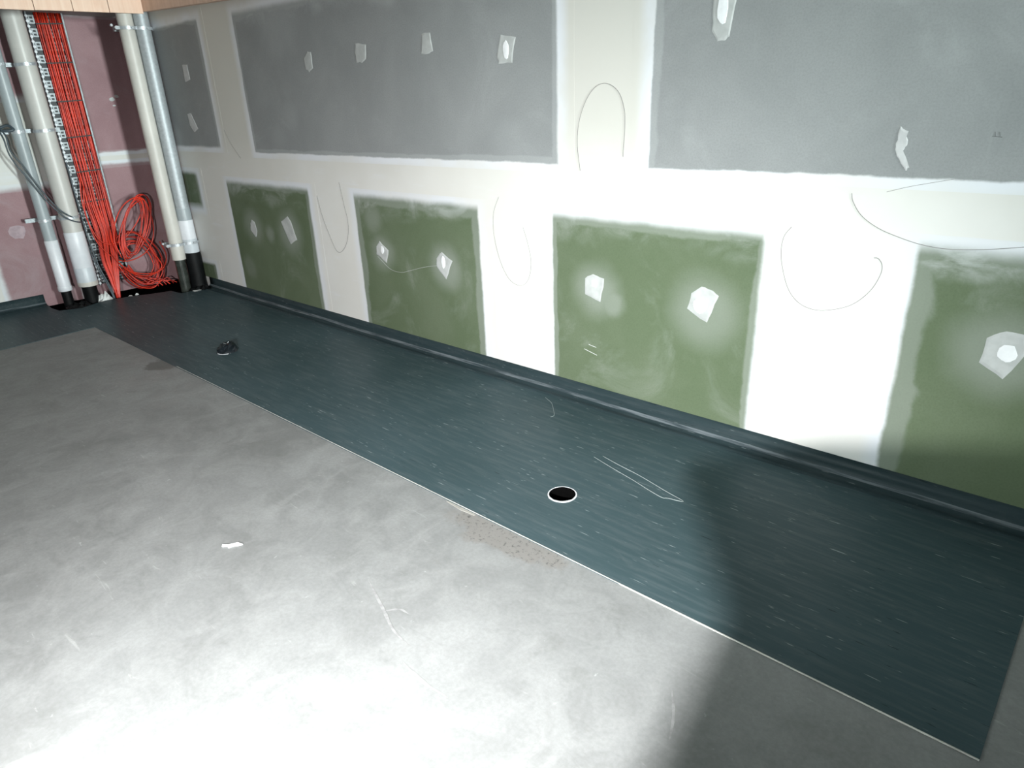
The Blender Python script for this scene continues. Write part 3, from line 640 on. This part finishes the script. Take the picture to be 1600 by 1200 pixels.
# rubble and mastic around the pipe feet
for (x, y, r, h, s, lab, mt) in [
    (0.25, -0.800, 0.072, 0.085, 25, 'crumpled pale lump between the white pipe and red cables', 'chip'), (0.30, -0.60, 0.035, 0.03, 6, 'pale plaster crumb in front of the red cables', 'chip'),
    (0.37, -0.565, 0.016, 0.014, 7, 'tiny white crumb on the vinyl cut below the coil', 'chip'), (0.36, -0.43, 0.018, 0.016, 8, 'white crumb at the right end of the red cable heap', 'chip')]:
    z = VZ if x > 0.36 else -0.04
    o = crumple('plaster_crumb', M[mt], None, r, h, s, 10, 4, (x, y, z)); tag(o, lab, 'debris')
o = crumple('mastic_lump', M['black'], None, 0.11, 0.05, 15, 14, 5, (0.30, -1.03, -0.03)); tag(o, 'black mastic smeared around the feet of the left pipes', 'sealant')
o = crumple('mastic_lump', M['black'], None, 0.10, 0.05, 16, 14, 5, (0.66, -0.11, -0.02)); tag(o, 'black mastic smeared around the galvanised pipe foot', 'sealant')
o = crumple('cut_flap', M['patch'], None, 0.045, 0.006, 17, 10, 3, (0.70, -0.155, VZ)); tag(o, 'pale plaster smear in front of the galvanised pipe foot', 'debris')

# ------------------------------------------------------------------ lights outside the frame: inferred work light, added fill fixtures
wl = tag(empty('work_light', (LAMP.x, LAMP.y, 0)), 'small work light on a tripod behind the photographer', 'lamp')
aim = (Vector((5.48, -2.05, 0.0)) - LAMP).normalized()
MB().tube([(0, -0.10, 0.35), (0, -0.10, LAMP.z - 0.06)], 0.012, 8).build('pole', M['traybed'], wl)
for a in (90, 210, 330):
    MB().tube([(0, -0.10, 0.42), (0.33*math.cos(math.radians(a)), -0.10 + 0.33*math.sin(math.radians(a)), 0.006)], 0.009, 6).build('leg', M['traybed'], wl)
q = aim.to_track_quat('Z', 'Y')
hd = MB().lathe([(0.0, -0.10), (0.03, -0.10), (0.036, -0.02), (0.036, -0.004), (0.030, -0.004), (0.026, -0.02), (0.0, -0.02)], 0, 0, 20).build('head', M['yellow'], wl)
hd.location = (0, 0, LAMP.z); hd.rotation_mode = 'QUATERNION'; hd.rotation_quaternion = q
d = bpy.data.lights.new('work_light_beam', 'SPOT'); d.energy = LAMP_W; d.spot_size = math.radians(114); d.spot_blend = 1.0; d.shadow_soft_size = 0.011; d.color = (1.0, 0.995, 0.985)
lo = bpy.data.objects.new('work_light_beam', d); C.objects.link(lo); lo.location = LAMP + aim * 0.004
lo.rotation_euler = aim.to_track_quat('-Z', 'Y').to_euler()
# made-up flap and props by the lamp, shaped to shadow the right floor
for k, w in enumerate(('lowest', 'middle', 'topmost')):
    c = tag(empty('prop', (6.83, -3.15, k * 0.352)), w + ' timber crate added to hold up the shadow flap', 'prop', 'stacked props')
    MB().box(-0.155, 0.155, -0.165, 0.165, 0.0, 0.345).build('body', M['wood_dark'], c)
    for q in range(3): MB().box(-0.172, 0.172, -0.182, 0.182, 0.012 + q*0.115, 0.104 + q*0.115).build('slat', M['wood'], c)
flap = [(6.459, -2.90, 1.049), (6.552, -3.0475, 1.0625), (6.5685, -3.234, 1.125), (6.60, -3.33, 1.17), (6.80, -3.36, 1.19), (6.98, -3.20, 1.19), (6.95, -2.90, 1.185), (6.73, -2.90, 1.140), (6.639, -2.90, 1.115), (6.542, -2.90, 1.088)]
v = [(x, y, z) for x, y, z in flap] + [(6.70, -3.08, 1.122)]; n = len(v)
v += [(x, y, z - 0.005) for x, y, z in v]; k = len(flap); f = []
for i in range(k):
    j = (i + 1) % k; f += [(i, j, k), (j + n, i + n, k + n), (i, i + n, j + n, j)]
mb = MB(); mb.add(v, f); tag(mb.build('shadow_flap', M['wood_dark']), 'bent flap added on the props to cast the floor shadow', 'cardboard')
def batten(x, y, label, w, col, along='y'):  # ceiling fixture added for ambient fill
    t = tag(empty('fill_batten', (x, y, RZ)), label, 'lamp')
    sx, sy = (0.06, 0.6) if along == 'y' else (0.6, 0.06)
    MB().box(-sx, sx, -sy, sy, -0.07, 0.0).build('housing', M['white'], t)
    area('batten_fill', (x, y, RZ - 0.08), (x, y, 0), sx * 2, sy * 2, w, col)
batten(5.5, -4.6, 'added ceiling batten filling light over the open floor', BATTEN_W, AMB, 'x')
batten(9.2, -1.4, 'added ceiling batten filling light beyond the right of the view', BATTEN_W, AMB)
sp = tag(empty('added_panel', (5.0, RY, 1.2)), 'added fill panel on the wall opposite the taped boards', 'lamp')  # panel added to lift the taped wall and its shadowed foot
MB().box(-0.65, 0.65, 0.001, 0.04, -0.35, 0.35).build('housing', M['white'], sp)
area('side_fill', (5.0, RY + 0.05, 1.2), (6.7, 0, 1.25), 1.2, 0.6, SIDE_W, AMB).data.spread = math.radians(54)
fp = tag(empty('added_panel', (RX, -1.0, 1.7)), 'added panel on the end wall standing in for the far light', 'lamp')  # direction follows the pipe shadows; the panel itself is made up, lifts the corner
MB().box(-0.04, -0.001, -0.5, 0.5, -0.85, 0.85).build('housing', M['white'], fp)
area('far_fill', (RX - 0.05, -1.0, 1.7), (0.0, -0.6, 1.75), 0.9, 1.6, FAR_W, AMB).data.spread = math.radians(32)
